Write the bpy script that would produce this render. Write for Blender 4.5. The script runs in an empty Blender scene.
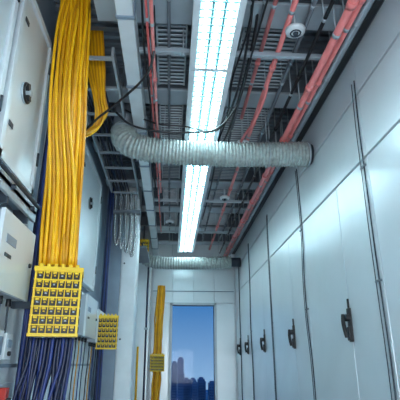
import bpy, math, random
from mathutils import Vector, Matrix
random.seed(7)
ZO = 1.2   # eye height; heights below are relative to it
S = bpy.context.scene
S.view_settings.view_transform = 'Standard'

# ---------------------------------------------------------------- materials
def mat(name, col, rough=0.5, metal=0.0, var=0.08, nscale=6.0, bump=0.0, bscale=60.0, emit=None, estr=0.0, coat=0.0):
    m = bpy.data.materials.new(name); m.use_nodes = True
    nt = m.node_tree; b = nt.nodes['Principled BSDF']
    tc = nt.nodes.new('ShaderNodeTexCoord')
    n = nt.nodes.new('ShaderNodeTexNoise'); n.inputs['Scale'].default_value = nscale; n.inputs['Detail'].default_value = 5
    nt.links.new(tc.outputs['Object'], n.inputs['Vector'])
    r = nt.nodes.new('ShaderNodeValToRGB')
    r.color_ramp.elements[0].position = .3; r.color_ramp.elements[1].position = .7
    r.color_ramp.elements[0].color = (*[c*(1-var) for c in col], 1)
    r.color_ramp.elements[1].color = (*[min(1, c*(1+var)) for c in col], 1)
    nt.links.new(n.outputs['Fac'], r.inputs['Fac'])
    nt.links.new(r.outputs['Color'], b.inputs['Base Color'])
    b.inputs['Roughness'].default_value = rough
    b.inputs['Metallic'].default_value = metal
    b.inputs['Coat Weight'].default_value = coat
    if bump > 0:
        n2 = nt.nodes.new('ShaderNodeTexNoise'); n2.inputs['Scale'].default_value = bscale; n2.inputs['Detail'].default_value = 4
        nt.links.new(tc.outputs['Object'], n2.inputs['Vector'])
        bp = nt.nodes.new('ShaderNodeBump'); bp.inputs['Strength'].default_value = bump; bp.inputs['Distance'].default_value = .01
        nt.links.new(n2.outputs['Fac'], bp.inputs['Height']); nt.links.new(bp.outputs['Normal'], b.inputs['Normal'])
    if emit:
        b.inputs['Emission Color'].default_value = (*emit, 1); b.inputs['Emission Strength'].default_value = estr
    return m

WHITE = mat('painted_panel_white', (.72,.785,.825), .28, .25, .04, 2.0, .03, 8)
LWHITE = mat('cabinet_paint', (.72,.78,.82), .38, .1, .06, 5, .04, 30)
FRAME = mat('frame_bluegrey', (.24,.31,.39), .4, .2, .08, 6)
DGREY = mat('dark_grey_steel', (.05,.065,.085), .5, .5, .2, 5)
MGREY = mat('mid_grey_steel', (.17,.20,.235), .5, .2, .12, 4, .05, 30)
LGREY = mat('light_grey_steel', (.42,.48,.53), .4, .3, .08, 5)
BLACK = mat('black_plastic', (.008,.009,.012), .4, 0, .2, 20)
YEL = mat('yellow_cable', (.92,.47,.006), .38, 0, .10, 9)
YEL2 = mat('yellow_cable_dark', (.66,.29,.004), .42, 0, .12, 9)
YPL = mat('yellow_plastic', (.85,.55,.010), .4, 0, .08, 14)
BLUE = mat('blue_cable', (.006,.013,.05), .4, 0, .2, 9)
BLUE2 = mat('blue_cable_bright', (.014,.034,.17), .4, 0, .2, 9)
PINK = mat('pink_pipe', (.88,.25,.24), .34, .0, .10, 8)
PINKD = mat('red_pipe', (.72,.14,.14), .4, .0, .12, 8)
DUCT = mat('duct_fabric', (.36,.41,.40), .55, .1, .25, 30, .35, 120)
CHROME = mat('chrome_hose', (.5,.53,.55), .25, .9, .1, 10)
FLOOR = mat('floor_vinyl', (.5,.55,.59), .35, 0, .06, 3)
SOCK = mat('socket_dark', (.02,.018,.01), .5)
LED = mat('led_tube', (.8,.95,1), .5, emit=(.78,.95,1.0), estr=35)
LEDREF = mat('lamp_reflector', (.22,.46,.50), .35, .2, .05)
RED = mat('red_plastic', (.5,.03,.02), .4)
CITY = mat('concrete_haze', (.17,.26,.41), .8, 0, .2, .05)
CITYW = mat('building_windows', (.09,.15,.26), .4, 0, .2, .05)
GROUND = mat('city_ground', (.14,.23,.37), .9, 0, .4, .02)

glass = bpy.data.materials.new('window_glass'); glass.use_nodes = True
nt = glass.node_tree; nt.nodes.clear()
o = nt.nodes.new('ShaderNodeOutputMaterial'); mx = nt.nodes.new('ShaderNodeMixShader')
tr = nt.nodes.new('ShaderNodeBsdfTransparent'); gl = nt.nodes.new('ShaderNodeBsdfGlossy')
gl.inputs['Roughness'].default_value = .05; tr.inputs['Color'].default_value = (.93,.96,1,1); mx.inputs['Fac'].default_value = .005
nt.links.new(tr.outputs[0], mx.inputs[1]); nt.links.new(gl.outputs[0], mx.inputs[2]); nt.links.new(mx.outputs[0], o.inputs[0])

# ---------------------------------------------------------------- mesh builder
def smooth_path(pts, n=8):
    P = [Vector(p) for p in pts]
    if len(P) < 3: return P
    P = [P[0]*2-P[1]] + P + [P[-1]*2-P[-2]]
    out = []
    for i in range(1, len(P)-2):
        a, b, c, d = P[i-1:i+3]
        for k in range(n):
            t = k/n
            out.append(.5*((2*b)+(c-a)*t+(2*a-5*b+4*c-d)*t*t+(3*b-a-3*c+d)*t**3))
    out.append(P[-2]); return out

def resample(P, step):
    out = [P[0].copy()]; acc = 0
    for a, b in zip(P, P[1:]):
        L = (b-a).length
        if L < 1e-9: continue
        d = step-acc
        while d <= L:
            out.append(a.lerp(b, d/L)); d += step
        acc = L-(d-step)
    return out

class B:
    def __init__(s, name):
        s.n = name; s.v = []; s.f = []; s.m = []; s.s = []; s.mats = []
    def mi(s, m):
        if m not in s.mats: s.mats.append(m)
        return s.mats.index(m)
    def box(s, x0, x1, y0, y1, z0, z1, m, rot=None, piv=None):
        k = len(s.v); i = s.mi(m)
        vs = [Vector((x, y, z)) for x in (x0, x1) for y in (y0, y1) for z in (z0, z1)]
        if rot is not None:
            p = Vector(piv) if piv else sum(vs, Vector())/8
            vs = [rot @ (v-p)+p for v in vs]
        s.v += vs
        for q in ((0,1,3,2),(4,6,7,5),(0,4,5,1),(2,3,7,6),(0,2,6,4),(1,5,7,3)):
            s.f.append([k+a for a in q]); s.m.append(i); s.s.append(False)
        return s
    def tube(s, pts, r, m, seg=8, caps=True, closed=False):
        P = [Vector(p) for p in pts]; n = len(P)
        rr = r if isinstance(r, (list, tuple)) else [r]*n
        i = s.mi(m); k = len(s.v)
        T = []
        for a in range(n):
            if closed: t = P[(a+1) % n]-P[a-1]
            else: t = P[min(a+1, n-1)]-P[max(a-1, 0)]
            T.append(t.normalized())
        up = Vector((0,0,1)) if abs(T[0].z) < .9 else Vector((1,0,0))
        N = (up-T[0]*up.dot(T[0])).normalized()
        for a in range(n):
            N = (N-T[a]*N.dot(T[a])).normalized(); Bn = T[a].cross(N)
            for j in range(seg):
                th = 2*math.pi*j/seg
                s.v.append(P[a]+(N*math.cos(th)+Bn*math.sin(th))*rr[a])
        for a in range(n if closed else n-1):
            b = (a+1) % n
            for j in range(seg):
                j2 = (j+1) % seg
                s.f.append([k+a*seg+j, k+a*seg+j2, k+b*seg+j2, k+b*seg+j]); s.m.append(i); s.s.append(True)
        if caps and not closed:
            s.f.append([k+j for j in range(seg)][::-1]); s.m.append(i); s.s.append(False)
            s.f.append([k+(n-1)*seg+j for j in range(seg)]); s.m.append(i); s.s.append(False)
        return s
    def ring(s, c, axis, R, r, m, n=24, seg=8):
        c = Vector(c); ax = Vector(axis).normalized()
        u = ax.orthogonal().normalized(); w = ax.cross(u)
        return s.tube([c+(u*math.cos(2*math.pi*t/n)+w*math.sin(2*math.pi*t/n))*R for t in range(n)], r, m, seg, closed=True)
    def corr(s, pts, R, amp, pitch, m, seg=28, jit=0.0):
        P = resample(smooth_path(pts, 20), pitch/5)
        rr = []
        for a in range(len(P)):
            rr.append(R+amp*math.cos(2*math.pi*a/5)+random.uniform(-jit, jit))
        return s.tube(P, rr, m, seg)
    def make(s, bevel=0.0, parent=None):
        vs = [v+Vector((0,0,ZO)) for v in s.v]
        lo = Vector([min(v[i] for v in vs) for i in range(3)]); hi = Vector([max(v[i] for v in vs) for i in range(3)])
        c = (lo+hi)/2
        me = bpy.data.meshes.new(s.n)
        me.from_pydata([v-c for v in vs], [], s.f)
        for m in s.mats: me.materials.append(m)
        me.polygons.foreach_set('material_index', s.m); me.polygons.foreach_set('use_smooth', s.s)
        me.update()
        ob = bpy.data.objects.new(s.n, me); ob.location = c
        S.collection.objects.link(ob)
        if bevel:
            md = ob.modifiers.new('bevel', 'BEVEL'); md.width = bevel; md.segments = 2; md.limit_method = 'ANGLE'; md.angle_limit = math.radians(50)
        if parent: ob.parent = parent; ob.location = c-parent.location
        return ob

FL = -1.2; DK = 2.65; R = 1.33; L = -.95; YE = 9.45; YB = -2.2

# ---------------------------------------------------------------- shell
B('floor').box(L-.1, R+.15, YB, YE+.15, FL-.1, FL, FLOOR).make()
c = B('ceiling'); c.box(L-.1, R+.15, YB, YE+.15, DK, DK+.1, MGREY)
y = YB+.05
while y < YE:
    c.box(L, R, y, y+.045, DK-.035, DK, MGREY); y += .1
c.make()
B('wall_left').box(L-.12, L, YB, YE+.15, FL, DK, FRAME).make()
B('wall_right').box(R+.031, R+.15, YB, YE+.15, FL, DK, DGREY).make()
B('wall_back').box(L-.1, R+.15, YB-.1, YB, FL, DK, LWHITE).make()

DX0, DX1, DT = .03, .88, 1.13
w = B('wall_end')
w.box(L, DX0, YE, YE+.12, FL, DK, LWHITE); w.box(DX1, R+.03, YE, YE+.12, FL, DK, LWHITE); w.box(DX0, DX1, YE, YE+.12, DT, DK, LWHITE)
w.make()
p = B('wall_panel_cladding')
for x0, x1 in ((-.38,.02),(.03,.45),(.46,.88),(.89,1.30)):
    p.box(x0, x1, YE-.03, YE, 1.42, 1.86, WHITE); p.box(x0, x1, YE-.03, YE, 1.88, 2.3, WHITE)
    p.box(x0, x1, YE-.03, YE, 1.18, 1.405, WHITE)
p.box(.93, 1.30, YE-.03, YE, FL, 1.165, WHITE); p.box(-.38, -.03, YE-.03, YE, FL, 1.165, WHITE)
p.box(-.38, 1.30, YE-.05, YE-.03, 1.405, 1.42, FRAME)
p.make(.004)
wi = B('window_1')
wi.box(DX0-.05, DX0, YE-.045, YE+.13, FL, DT+.05, LGREY).box(DX1, DX1+.05, YE-.045, YE+.13, FL, DT+.05, LGREY)
wi.box(DX0-.05, DX1+.05, YE-.045, YE+.13, DT, DT+.05, LGREY).box(DX0, DX1, YE-.03, YE+.12, FL, FL+.06, LGREY)
wi.box(DX0, DX1, YE+.05, YE+.056, FL+.06, DT, glass)
wi.make(.003)

# right-hand lockers --------------------------------------------------
def locker(y0, y1, hy):
    d = B('locker_door')
    g = .004
    d.box(R, R+.03, y0+g, hy-g, FL+.1, 1.35, WHITE)
    d.box(R, R+.03, hy+g, y1-g, FL+.1, 1.35, WHITE)
    d.box(R+.012, R+.03, hy-g, hy+g, FL+.1, 1.35, DGREY)
    z = .27
    d.box(R-.016, R, hy-.028, hy+.028, z-.12, z+.12, BLACK)
    d.box(R-.030, R-.014, hy-.022, hy+.022, z-.11, z-.015, BLACK)
    d.tube([(R-.01, hy, z+.05), (R-.05, hy, z+.05)], .026, BLACK, 14)
    d.tube(smooth_path([(R-.05, hy+.01, z+.075), (R-.058, hy, z+.02), (R-.056, hy-.012, z-.04), (R-.045, hy-.012, z-.09)], 5), [.016]*16, BLACK, 8)
    d.box(R-.05, R-.02, hy-.052, hy+.052, z+.035, z+.068, BLACK)
    d.tube([(R-.012, hy, z-.085), (R-.036, hy, z-.085)], .015, DGREY, 12)
    d.box(R-.014, R, hy-.008, hy+.008, z+.12, z+.19, BLACK)
    d.make(.003)
edges = [-2.05, -.45, 1.15, 2.75, 4.35, 5.95, 7.55, 8.75, 9.40]
for a, b in zip(edges, edges[1:]):
    locker(a, b, (a+b)/2-.19)
up = B('upper_wall_panel')
yy = [-2.05, 1.15, 2.75, 4.35, 5.95, 7.55, 9.40]
for a, b in zip(yy, yy[1:]):
    up.box(R, R+.03, a+.004, b-.004, 1.368, 1.852, WHITE)
    up.box(R, R+.03, a+.004, b-.004, 1.872, 2.2, WHITE)
up.box(R+.0, R+.03, YB, YE-.05, 2.21, 2.6, MGREY)
up.make(.003)
B('baseboard_right').box(R, R+.03, -2.1, 9.4, FL, FL+.09, DGREY).make(.003)
B('trim_1').box(R-.05, R-.001, YB+.01, YE-.05, 2.205, 2.25, BLACK).box(R-.09, R-.05, YB+.01, YE-.05, 2.22, 2.245, LGREY).make(.003)
for yc in (2.78, 4.38, 5.98, 7.58, 8.78):
    k = B('locker_front_cable')
    for dy, r in ((0, .0055), (.05, .0035)):
        pts = []
        for t in range(9):
            z = 1.98-t*(1.98+1.15)/8
            pts.append((R-.007, yc+dy+.018*math.sin(t*1.5+yc*2)+(.03 if t in (3, 4) else 0), z))
        k.tube(smooth_path(pts, 8), r, DGREY, 6)
    for z in (1.3, .5, -.5):
        k.box(R-.013, R-.001, yc-.012, yc+.07, z-.006, z+.006, MGREY)
    k.make()

# ---------------------------------------------------------------- ceiling structure
for y in (-1.5, 0, 1.2, 2.45, 3.55, 4.65, 5.75, 6.85, 7.95, 9.0):
    b = B('ceiling_beam')
    xl = -.58 if y == 2.45 else L+.01
    b.box(xl, R-.01, y, y+.24, 2.36, 2.385, LGREY)
    b.box(xl, R-.01, y+.10, y+.14, 2.385, 2.60, MGREY)
    b.box(xl, R-.01, y, y+.24, 2.59, 2.61, MGREY)
    for x in (-.5, .0, .55, 1.15):
        b.box(x, x+.012, y+.005, y+.235, 2.385, 2.59, MGREY)
    b.make(.003)
g = B('ceiling_girder')
g.box(-.40, -.29, YB+.05, YE-.05, 2.16, 2.18, LWHITE).box(-.40, -.39, YB+.05, YE-.05, 2.18, 2.34, LWHITE).box(-.30, -.29, YB+.05, YE-.05, 2.18, 2.34, LWHITE)
y = 0
while y < YE-.3:
    g.box(-.41, -.28, y, y+.03, 2.150, 2.345, FRAME); y += .8
g.make(.003)
lv = B('ventilation_louvre')
for (ya, yb) in ((1.5, 2.4), (2.75, 3.5), (3.85, 4.6), (4.95, 5.7), (6.05, 6.8), (7.15, 7.9)):
    for xa, xb in ((.5, .97), (-.16, .08)):
        y = ya
        lv.box(xa, xa+.012, ya, yb, 2.38, 2.44, LGREY); lv.box(xb-.012, xb, ya, yb, 2.38, 2.44, LGREY)
        while y < yb:
            lv.box(xa, xb, y, y+.036, 2.405, 2.413, LGREY, rot=Matrix.Rotation(math.radians(22), 3, 'X')); y += .05
lv.make()
t = B('cable_ladder_tray')
for x in (-.86, -.50):
    t.box(x, x+.02, 2.9, 6.1, 2.22, 2.30, LGREY)
y = 2.95
while y < 6.1:
    t.box(-.84, -.50, y, y+.03, 2.23, 2.25, LGREY); y += .42
for k in range(6):
    x = -.80+k*.035
    t.tube(smooth_path([(x+random.uniform(-.01,.01), yy_, 2.265+random.uniform(0,.01)) for yy_ in (3.3,4.5,5.2,6.1)], 4), .011, BLUE if k % 2 else BLACK, 6)
t.make()

for y in (1.1, 2.8, 4.45, 6.1, 7.75):
    s = B('support_strut')
    s.box(-.28, 1.26, y, y+.035, 2.20, 2.235, LGREY)
    for x in (-.2, .05, .52, 1.2):
        s.tube([(x, y+.017, 2.2), (x, y+.017, 2.62)], .007, LGREY, 6)
        s.tube([(x, y+.017, 2.185), (x, y+.017, 2.2)], .013, LGREY, 6)
    s.make(.003)

def lamp(y0, y1):
    l = B('linear_ceiling_lamp')
    x0, x1 = .10, .43
    l.box(x0, x0+.045, y0, y1, 2.11, 2.17, LWHITE); l.box(x1-.045, x1, y0, y1, 2.11, 2.17, LWHITE)
    l.box(x0, x1, y0, y0+.018, 2.12, 2.17, LWHITE); l.box(x0, x1, y1-.018, y1, 2.12, 2.17, LWHITE)
    for i in range(3):
        x = .187+.078*i
        l.tube([(x, y0+.02, 2.135), (x, y1-.02, 2.135)], .012, LED, 10)
    l.box(.218, .234, y0+.02, y1-.02, 2.12, 2.155, LEDREF); l.box(.296, .312, y0+.02, y1-.02, 2.12, 2.155, LEDREF)
    y = y0+.07
    while y < y1-.05:
        l.box(x0+.045, x1-.045, y, y+.009, 2.112, 2.12, LEDREF); y += .07
    l.box(x0+.045, x1-.045, y0+.02, y1-.02, 2.166, 2.170, LEDREF)
    l.make()
y = -1.9
while y < 8.4:
    lamp(y, y+1.196); y += 1.2

def pipe(x, z, r, y0, y1, m, nm='sprinkler_pipe', step=.9):
    p = B(nm); p.tube([(x, y0, z), (x, y1, z)], r, m, 14)
    y = y0+.6
    while y < y1:
        p.tube([(x, y, z), (x, y+.05, z)], r*1.3, m, 14)
        p.tube([(x, y+.3, z+r*.8), (x, y+.3, 2.615)], .006, LGREY, 6)
        p.tube([(x, y+.285, z), (x, y+.315, z)], r*1.12, LGREY, 14)
        y += step
    return p
pipe(1.07, 2.08, .026, YB+.1, 9.3, PINK).make()
pipe(1.145, 2.13, .020, YB+.1, 9.3, PINK).make()
pipe(1.00, 2.2, .014, YB+.1, 9.3, BLACK, 'electrical_conduit').make()
pipe(1.215, 2.17, .016, YB+.1, 9.3, LGREY, 'electrical_conduit').make()
pipe(-.165, 2.10, .013, YB+.1, 5.5, PINK).make()
pipe(-.20, 2.14, .009, YB+.1, 7.5, PINKD).make()
p = pipe(.78, 2.26, .020, YB+.1, 9.2, PINK)
p.tube(smooth_path([(.78, 3.2, 2.26), (.78, 3.4, 2.2), (.74, 3.7, 2.14), (.70, 4.0, 2.16), (.70, 4.5, 2.26)], 6), .015, PINK, 10)
p.make()
pipe(.66, 2.30, .016, YB+.1, 3.9, PINK).make()
for x, z, r in ((.60, 2.33, .012), (.93, 2.31, .016), (-.06, 2.32, .012)):
    pipe(x, z, r, YB+.1, 8.8, MGREY, 'electrical_conduit').make()

for x, y in ((.84, 2.55), (.73, 6.0), (.73, 4.3), (-.05, 7.2)):
    d = B('smoke_detector')
    d.tube([(x, y, 2.62), (x, y, 2.23)], .012, LGREY, 10)
    d.tube([(x, y, 2.25), (x, y, 2.235), (x, y, 2.215), (x, y, 2.205)], [.055, .072, .068, .042], LWHITE, 24)
    d.ring((x, y, 2.205), (0,0,1), .035, .006, DGREY)
    d.tube([(x, y, 2.21), (x, y, 2.185)], [.022, .014], DGREY, 12)
    d.make()

d = B('flexible_duct')
d.corr([(-.50, 3.98, 2.15), (-.49, 3.93, 2.06), (-.42, 3.9, 1.975), (-.25, 3.9, 1.925), (.1, 3.9, 1.90), (.55, 3.9, 1.895), (1.0, 3.9, 1.91), (1.29, 3.9, 1.92)], .118, .007, .032, DUCT, 36, .002)
d.ring((1.29, 3.9, 1.92), (1,0,.05), .122, .008, LGREY, 36)
d.tube([(1.28, 3.9, 1.92), (R-.001, 3.9, 1.92)], .10, DGREY, 30)
d.ring((-.50, 3.98, 2.15), (0,.2,1), .122, .010, LGREY, 36)
d.tube([(-.50, 3.98, 2.15), (-.50, 3.98, 2.6)], .11, MGREY, 30)
d.make()
d = B('flexible_duct')
d.corr([(-.62, 8.7, 2.25), (-.6, 8.65, 2.05), (-.45, 8.6, 1.87), (-.1, 8.6, 1.83), (.5, 8.6, 1.83), (1.15, 8.6, 1.86)], .115, .009, .05, DUCT, 28)
d.tube([(1.14, 8.6, 1.86), (R-.001, 8.6, 1.86)], .09, DGREY, 24)
d.make()
for y, xs, zc, rr in ((3.9, (-.1, .9), 1.905, .132), (8.6, (0, .9), 1.84, .125)):
    h = B('duct_hanger')
    for x in xs:
        h.ring((x, y, zc), (1,0,0), rr, .003, LGREY, 32, 6); h.tube([(x, y, zc+rr), (x, y, 2.62)], .004, LGREY, 6)
    h.make()

bc = B('hanging_black_cable')
bc.tube(smooth_path([(-.19, 2.4, 2.6), (-.16, 2.6, 2.2), (-.20, 2.75, 1.98), (-.42, 2.95, 1.85), (-.62, 3.05, 1.72), (-.86, 3.2, 1.5)], 8), .009, BLACK, 8)
bc.tube(smooth_path([(.52, 2.3, 2.6), (.52, 2.6, 2.25), (.50, 3.2, 2.10), (.42, 3.72, 2.08), (.2, 3.74, 2.04), (-.1, 3.74, 2.03), (-.4, 3.72, 2.08), (-.55, 3.7, 2.2)], 8), .010, BLACK, 8)
bc.tube(smooth_path([(.58, 2.3, 2.6), (.57, 2.7, 2.28), (.54, 3.4, 2.14), (.50, 3.9, 2.09), (.47, 4.5, 2.2), (.5, 5.5, 2.25), (.48, 7, 2.22)], 8), .010, BLACK, 8)
bc.tube(smooth_path([(.47, 1.8, 2.3), (.50, 2.5, 2.22), (.46, 3.1, 2.18), (.50, 3.8, 2.24), (.46, 4.6, 2.3)], 8), .008, BLACK, 8)
bc.tube(smooth_path([(.62, 2.1, 2.35), (.55, 2.7, 2.13), (.52, 3.3, 2.06), (.36, 3.73, 2.06), (.1, 3.73, 2.09), (-.2, 3.73, 2.12), (-.5, 3.8, 2.3)], 8), .008, BLACK, 8)
bc.tube(smooth_path([(-.22, 1.8, 2.3), (-.24, 2.7, 2.2), (-.22, 3.5, 2.14), (-.26, 4.3, 2.22), (-.24, 6, 2.24)], 8), .008, BLACK, 8)
bc.make()

# ---------------------------------------------------------------- left wall
def latch(b, x, y, z, s=1.0):
    b.tube([(x, y, z), (x+.012, y, z)], .066*s, LGREY, 24)
    b.ring((x+.014, y, z), (1,0,0), .056*s, .010*s, BLACK)
    b.box(x+.01, x+.034, y-.016*s, y+.016*s, z-.05*s, z+.055*s, BLACK, rot=Matrix.Rotation(math.radians(25), 3, 'X'))
    b.tube([(x+.01, y, z), (x+.042, y, z)], .019*s, LGREY, 14)

def cabinet(y0, y1, z0, z1, ly=None, lz=None):
    b = B('electrical_cabinet')
    b.box(L+.001, L+.035, y0, y1, z0, z1, LWHITE)
    fw = .045
    b.box(L+.03, L+.06, y0, y0+fw, z0, z1, LWHITE); b.box(L+.03, L+.06, y1-fw, y1, z0, z1, LWHITE)
    b.box(L+.03, L+.06, y0, y1, z1-fw, z1, LWHITE); b.box(L+.03, L+.06, y0, y1, z0, z0+fw, LWHITE)
    b.box(L+.033, L+.036, y0+fw, y1-fw, z0+fw, z1-fw, FRAME)
    b.box(L+.03, L+.048, y0+fw+.012, y1-fw-.012, z0+fw+.012, z1-fw-.012, WHITE)
    for z in (z0+.2, z1-.25):
        b.tube([(L+.062, y1-.02, z), (L+.062, y1-.02, z+.09)], .010, DGREY, 10)
        b.box(L+.048, L+.054, y0+.09, y0+.15, z+.02, z+.05, DGREY)
    if ly: latch(b, L+.048, ly, lz)
    b.make(.004)
cabinet(1.25, 2.06, 1.0, 2.15)
cabinet(2.12, 2.74, 1.0, 2.15, 2.37, 1.52)
cabinet(3.0, 3.95, 1.0, 2.15, 3.5, 1.55)
cabinet(4.08, 5.3, .78, 2.1, 4.62, 1.62)
cabinet(6.75, 8.2, .5, 1.75, 7.4, 1.3)
for y0, y1 in ((1.2, 2.0), (2.05, 2.95), (3.0, 4.2), (4.25, 5.6)):
    b = B('lower_cabinet')
    b.box(L+.001, L+.03, y0, y1, FL+.1, .77 if y0 < 4 else .7, LWHITE)
    b.box(L+.03, L+.04, y0+.05, y1-.05, FL+.15, -.1, WHITE)
    b.box(L+.03, L+.05, y0+.05, y1-.05, -.02, .0, FRAME)
    b.box(L+.03, L+.043, y0+.06, y0+.26, .12, .2, FRAME)
    b.make(.004)
B('baseboard_left').box(L+.001, L+.02, YB+.05, 6.15, FL, FL+.09, DGREY).make(.003)
b = B('wall_bracket_rail')
b.box(L+.001, L+.10, 1.8, 2.72, .86, .89, FRAME); b.box(L+.08, L+.10, 1.8, 2.72, .82, .93, LGREY)
for y in (1.9, 2.25, 2.6):
    b.box(L+.001, L+.09, y, y+.02, .78, .92, DGREY)
    b.tube([(L+.09, y+.01, .875), (L+.12, y+.01, .875)], .016, DGREY, 10)
b.tube([(L+.125, 1.85, .9), (L+.125, 2.68, .9)], .012, DGREY, 10)
b.make(.003)

def wbox(y0, y1, z0, z1, d=.13):
    b = B('junction_box')
    b.box(L+.052, L+d-.015, y0, y1, z0, z1, LGREY); b.box(L+d-.02, L+d, y0-.006, y1+.006, z0-.006, z1+.006, WHITE)
    h = (z1-z0)
    b.box(L+d, L+d+.003, y0+.06, y0+.2, z0+h*.6, z0+h*.72, FRAME)
    b.box(L+d, L+d+.003, y0+.06, y0+.15, z0+h*.42, z0+h*.47, DGREY)
    b.tube([(L+d, y1-.05, z0+h*.5), (L+d+.012, y1-.05, z0+h*.5)], .013, BLACK, 12)
    for q in range(4):
        yy_ = y0+.06+q*(y1-y0-.12)/3
        b.tube([(L+.07, yy_, z0), (L+.07, yy_, z0-.04)], .014, BLACK, 10)
        b.tube(smooth_path([(L+.07, yy_, z0-.03), (L+.065, yy_+.02, z0-.2), (L+.06, yy_-.01, z0-.5), (L+.06, yy_+.02, -1.1)], 5), .006, [BLACK, YEL2, BLUE2, DGREY][q], 6)
    b.make(.006)
wbox(2.1, 2.6, .33, .70, .15)
wbox(4.40, 5.0, .25, .62, .16)
wbox(5.15, 5.75, .22, .56, .16)
for (y0, y1, z0, z1) in ((2.34, 2.46, -.02, .16), (2.50, 2.60, .02, .15)):
    b = B('switch_box')
    b.box(L+.052, L+.10, y0, y1, z0, z1, LWHITE); b.box(L+.10, L+.106, y0+.02, y1-.02, z0+.06, z1-.03, FRAME)
    b.tube([(L+.10, (y0+y1)/2, z0+.03), (L+.115, (y0+y1)/2, z0+.03)], .012, BLACK, 12)
    b.make(.004)

b = B('cable_plug_cluster')
for q in range(5):
    y = 2.03+q*.055; z = .10+.03*math.sin(q*3)
    b.box(L+.052, L+.10, y, y+.025, z-.03, z+.03, YPL)
    b.tube(smooth_path([(L+.08, y+.015, z), (L+.13, y+.02, z-.05), (L+.09, y+.05, z-.14), (L+.065, y+.03, z-.25)], 5), .006, YEL, 6)
b.make(.003)
b = B('red_isolator_switch')
b.box(L+.052, L+.09, 2.64, 2.69, -.30, -.12, RED).box(L+.09, L+.11, 2.65, 2.68, -.24, -.17, BLACK).make(.004)

def bundle(name, top, bot, wx, wy, n, r, mats, jit=.006):
    b = B(name)
    for i in range(n):
        th = i*2.39996; q = math.sqrt((i+.5)/n)
        dx, dy = math.cos(th)*q*wx, math.sin(th)*q*wy
        pts = []
        for t in range(9):
            f = t/8; z = top[2]+(bot[2]-top[2])*f
            sq = 1+.12*math.sin(f*7+i)
            pts.append((top[0]+(bot[0]-top[0])*f+dx*sq+random.uniform(-jit,jit), top[1]+(bot[1]-top[1])*f+dy+random.uniform(-jit,jit), z))
        b.tube(smooth_path(pts, 5), r, mats[i % len(mats)], 8)
    return b
m = bundle('yellow_cable_bundle', (-.745, 2.66, 2.645), (-.66, 2.66, .53), .105, .08, 50, .0112, [YEL, YEL, YEL2], .009)
for i in range(7):
    x = -.82+i*.02
    m.tube(smooth_path([(x-.03*(i-3)*.5, 2.60+.02*i, 2.645), (x, 2.57, 2.3), (x+.012*math.sin(i*2), 2.565, 1.9), (x+.02, 2.568, 1.5), (-.745+i*.024, 2.575, 1.0), (-.73+i*.024, 2.60, .53)], 7), .0105, [YEL, YEL2][i % 2], 8)
m.make()
m = B('yellow_cable_branch')
for i in range(12):
    a = random.uniform(-.035,.035); c_ = (i-5.5)*.009
    m.tube(smooth_path([(-.70+c_*1.5, 3.1, 2.64), (-.66+c_*1.4, 3.15, 2.3), (-.62+c_*.8, 3.2, 2.05+a), (-.60+c_*.9, 3.25, 1.90+a), (-.66+c_*.5, 3.27, 1.78+a), (-.75+c_, 3.1, 1.62+a), (-.80+c_, 2.9, 1.45+a)], 6), .009, [YEL, YEL2][i % 2], 8)
m.make()

def block(name, cx, cy, z0, z1, w, dp, ang, cols, rows):
    b = B(name)
    Rm = Matrix.Rotation(math.radians(ang), 3, 'Z'); pv = (cx, cy, 0)
    def bx(x0, x1, y0, y1, za, zb, m_): b.box(cx+x0, cx+x1, cy+y0, cy+y1, za, zb, m_, rot=Rm, piv=pv)
    h = w/2
    bx(-h+.006, h-.006, -dp/2+.03, dp/2, z0+.004, z1-.004, YPL)
    bx(-h+.002, h-.002, -dp/2+.022, -dp/2+.034, z0, z1, SOCK)
    cw = (w-.02)/cols; rh = (z1-z0-.03)/rows
    bx(-h, -h+.010, -dp/2, -dp/2+.04, z0, z1, YPL); bx(h-.010, h, -dp/2, -dp/2+.04, z0, z1, YPL)
    bx(-h-.006, h+.006, -dp/2-.006, dp/2, z1-.020, z1+.004, YPL); bx(-h-.004, h+.004, -dp/2-.004, -dp/2+.04, z0-.003, z0+.014, YPL)
    # module rails: each row is a terminal strip standing proud of the body
    for j in range(rows):
        z = z0+.015+(j+.5)*rh
        bx(-h-.002, h+.002, -dp/2-.004, -dp/2+.022, z+rh*.30, z+rh*.46, YPL)
        bx(-h+.01, h-.01, -dp/2+.006, -dp/2+.022, z-rh*.48, z-rh*.30, BLACK)
    for i in range(cols):
        for j in range(rows):
            x = -h+.01+(i+.5)*cw; z = z0+.015+(j+.5)*rh
            bx(x-cw*.40, x+cw*.40, -dp/2+.010, -dp/2+.03, z-rh*.30, z+rh*.30, BLACK)
            bx(x-cw*.26, x+cw*.26, -dp/2-.014-.006*((i+j) % 2), -dp/2+.02, z+rh*.02, z+rh*.24, YPL)
            bx(x-cw*.14, x+cw*.14, -dp/2-.008, -dp/2+.02, z-rh*.24, z-rh*.10, YPL if (i+2*j) % 3 else LGREY)
    for i in range(cols+1):
        x = -h+.01+i*cw
        bx(x-cw*.07, x+cw*.07, -dp/2-.002, -dp/2+.022, z0+.01, z1-.01, YPL)
    for i in range(cols):
        x = -h+.01+(i+.5)*cw
        bx(x-cw*.25, x+cw*.25, -dp/2+.01, -dp/2+.04, z1, z1+.022, YPL)
    for j in range(rows):
        z = z0+.015+(j+.5)*rh
        for q in range(3):
            ya = -dp/2+.05+q*(dp-.07)/3
            bx(-h-.003, -h+.01, ya, ya+(dp-.07)/3-.012, z-rh*.28, z+rh*.28, SOCK)
            bx(h-.01, h+.003, ya, ya+(dp-.07)/3-.012, z-rh*.28, z+rh*.28, SOCK)
    return b
b = block('cable_distribution_block', -.65, 2.66, .14, .51, .255, .2, 10, 6, 7)
b.box(-.949, -.7, 2.70, 2.74, .3, .34, DGREY)
b.make(.0012)
b = block('cable_distribution_block', -.70, 5.25, .15, .50, .22, .16, 6, 5, 6)
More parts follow.
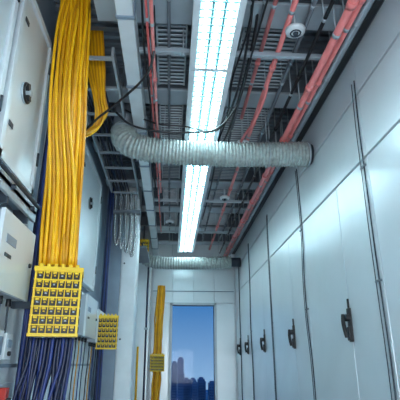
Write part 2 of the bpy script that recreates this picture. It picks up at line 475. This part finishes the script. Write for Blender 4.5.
b.box(-.949, -.7, 5.28, 5.32, .3, .34, DGREY)
b.make(.0012)
b = block('cable_distribution_block', -.24, 8.95, -.13, .16, .26, .14, 6, 5, 5)
b.make(.0012)
m = bundle('yellow_cable_bundle', (-.20, 8.97, 1.45), (-.24, 8.97, .17), .075, .05, 18, .013, [YEL, YEL2])
m.make()
m = bundle('yellow_cable_bundle', (-.24, 8.97, -.135), (-.28, 8.97, -1.19), .07, .05, 14, .013, [YEL, YEL2])
m.make()
b = block('cable_distribution_block', -.53, 7.9, 1.88, 2.08, .22, .12, 0, 4, 3)
b.box(-.53, -.5, 7.9, 7.94, 2.08, 2.36, DGREY)
b.make(.0012)
m = bundle('blue_cable_bundle', (-.86, 2.88, 2.64), (-.855, 2.88, -1.19), .032, .06, 16, .010, [BLUE, BLUE2]); m.make()
m = bundle('blue_cable_bundle', (-.86, 5.9, 2.64), (-.86, 5.9, -1.19), .03, .06, 10, .012, [BLUE2, BLUE]); m.make()
m = B('blue_cable_bundle')
for i in range(26):
    x = -.757+(i % 13)*.0175; y = 2.60+.06*(i//13)+random.uniform(-.01,.02)
    m.tube(smooth_path([(x, y, .135), (x-.005, y, .0), (x-.02+random.uniform(-.035,.03), y, -.25), (x-.03+random.uniform(-.05,.05), y+.03, -.6), (x-.03, y+.02, -1.19)], 6), .0095, [BLUE, BLUE2, BLUE][i % 3], 7)
m.make()

p = B('structural_column')
p.box(L+.001, -.49, 6.2, 6.6, FL, 2.64, LWHITE)
p.box(L+.001, -.70, 6.15, 6.2, FL, 2.64, FRAME)
p.box(-.69, -.50, 6.18, 6.2, FL+.1, 1.55, LWHITE)
for z in (1.3, .3, -.6):
    p.tube([(-.655, 6.18, z), (-.655, 6.165, z)], .012, DGREY, 10)
p.make(.005)
p = B('structural_column')
p.box(-.68, -.41, 8.85, 9.1, FL, 2.64, WHITE)
p.tube([(-.46, 8.83, -1.19), (-.46, 8.83, 2.0)], .018, BLUE, 8)
p.tube([(-.60, 8.83, -1.19), (-.60, 8.83, .3)], .02, YEL, 8)
p.box(-.50, -.42, 8.80, 8.85, .6, .64, LGREY)
p.make(.004)
h = B('metal_flex_hose')
for i in range(4):
    x = -.82+i*.075; y = 6.06-.01*i
    h.corr([(x, y, 2.3), (x+.01, y, 1.95), (x+.03, y-.04, 1.62-.05*i), (x+.06, y-.06, 1.52-.05*i), (x+.08, y-.02, 1.66), (x+.07, y, 1.95), (x+.06, y, 2.25)], .018, .004, .022, CHROME, 10)
h.box(-.86, -.46, 6.0, 6.13, 1.98, 2.02, MGREY)
h.make()
b = B('wall_cable_shelf')
b.box(-.9, -.42, 7.2, 8.4, 1.78, 1.81, MGREY)
for i in range(10):
    b.tube(smooth_path([(-.85+i*.04, 7.15, 1.83), (-.84+i*.04, 7.6, 1.84), (-.85+i*.04, 8.1, 1.86), (-.83+i*.04, 8.4, 1.83)], 4), .016, [YEL2, BLACK, BLUE, LGREY][i % 4], 6)
b.make()

# ---------------------------------------------------------------- city outside
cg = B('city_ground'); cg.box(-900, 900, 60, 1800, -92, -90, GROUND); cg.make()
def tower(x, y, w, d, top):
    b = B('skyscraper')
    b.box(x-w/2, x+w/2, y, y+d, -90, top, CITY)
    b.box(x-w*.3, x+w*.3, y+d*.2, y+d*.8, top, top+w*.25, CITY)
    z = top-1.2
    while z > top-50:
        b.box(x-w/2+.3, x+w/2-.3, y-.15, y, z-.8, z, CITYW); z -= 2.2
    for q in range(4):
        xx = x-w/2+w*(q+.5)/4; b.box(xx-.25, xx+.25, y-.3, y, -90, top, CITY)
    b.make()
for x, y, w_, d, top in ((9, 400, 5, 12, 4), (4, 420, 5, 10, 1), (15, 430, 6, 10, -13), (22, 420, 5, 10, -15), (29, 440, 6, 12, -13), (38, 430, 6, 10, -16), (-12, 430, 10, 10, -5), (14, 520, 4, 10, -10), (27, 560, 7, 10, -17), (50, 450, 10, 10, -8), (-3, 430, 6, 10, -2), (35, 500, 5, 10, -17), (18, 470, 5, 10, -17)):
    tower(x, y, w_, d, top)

# ---------------------------------------------------------------- world
W = bpy.data.worlds.new('World'); S.world = W; W.use_nodes = True
nt = W.node_tree; bg = nt.nodes['Background']
tc = nt.nodes.new('ShaderNodeTexCoord'); sp = nt.nodes.new('ShaderNodeSeparateXYZ'); mr = nt.nodes.new('ShaderNodeMapRange'); cr = nt.nodes.new('ShaderNodeValToRGB')
nt.links.new(tc.outputs['Generated'], sp.inputs[0]); nt.links.new(sp.outputs['Z'], mr.inputs['Value'])
mr.inputs['From Min'].default_value = -.07; mr.inputs['From Max'].default_value = .15
nt.links.new(mr.outputs[0], cr.inputs[0]); nt.links.new(cr.outputs[0], bg.inputs[0])
cr.color_ramp.elements[0].color = (.30, .50, .72, 1); cr.color_ramp.elements[1].color = (.02, .17, .46, 1)
bg.inputs[1].default_value = 1.0

ld = bpy.data.lights.new('rear_fill_light', 'AREA'); ld.shape = 'RECTANGLE'; ld.size = 1.6; ld.size_y = 1.4; ld.energy = 90; ld.color = (.90, .96, 1)  # unseen fill light, added behind the camera to brighten ceiling and walls
lo = bpy.data.objects.new('rear_fill_light', ld); lo.location = (.2, -1.8, ZO-.1)
lo.rotation_euler = (math.radians(108), 0, 0); S.collection.objects.link(lo)

# ---------------------------------------------------------------- camera
cd = bpy.data.cameras.new('camera'); cd.sensor_width = 36; cd.lens = 36*450/400; cd.clip_end = 3000; cd.clip_start = .05
co = bpy.data.objects.new('camera', cd); co.location = (0, 0, ZO)
co.rotation_euler = (math.radians(90+20), 0, math.radians(-3.6)); S.collection.objects.link(co)
S.camera = co
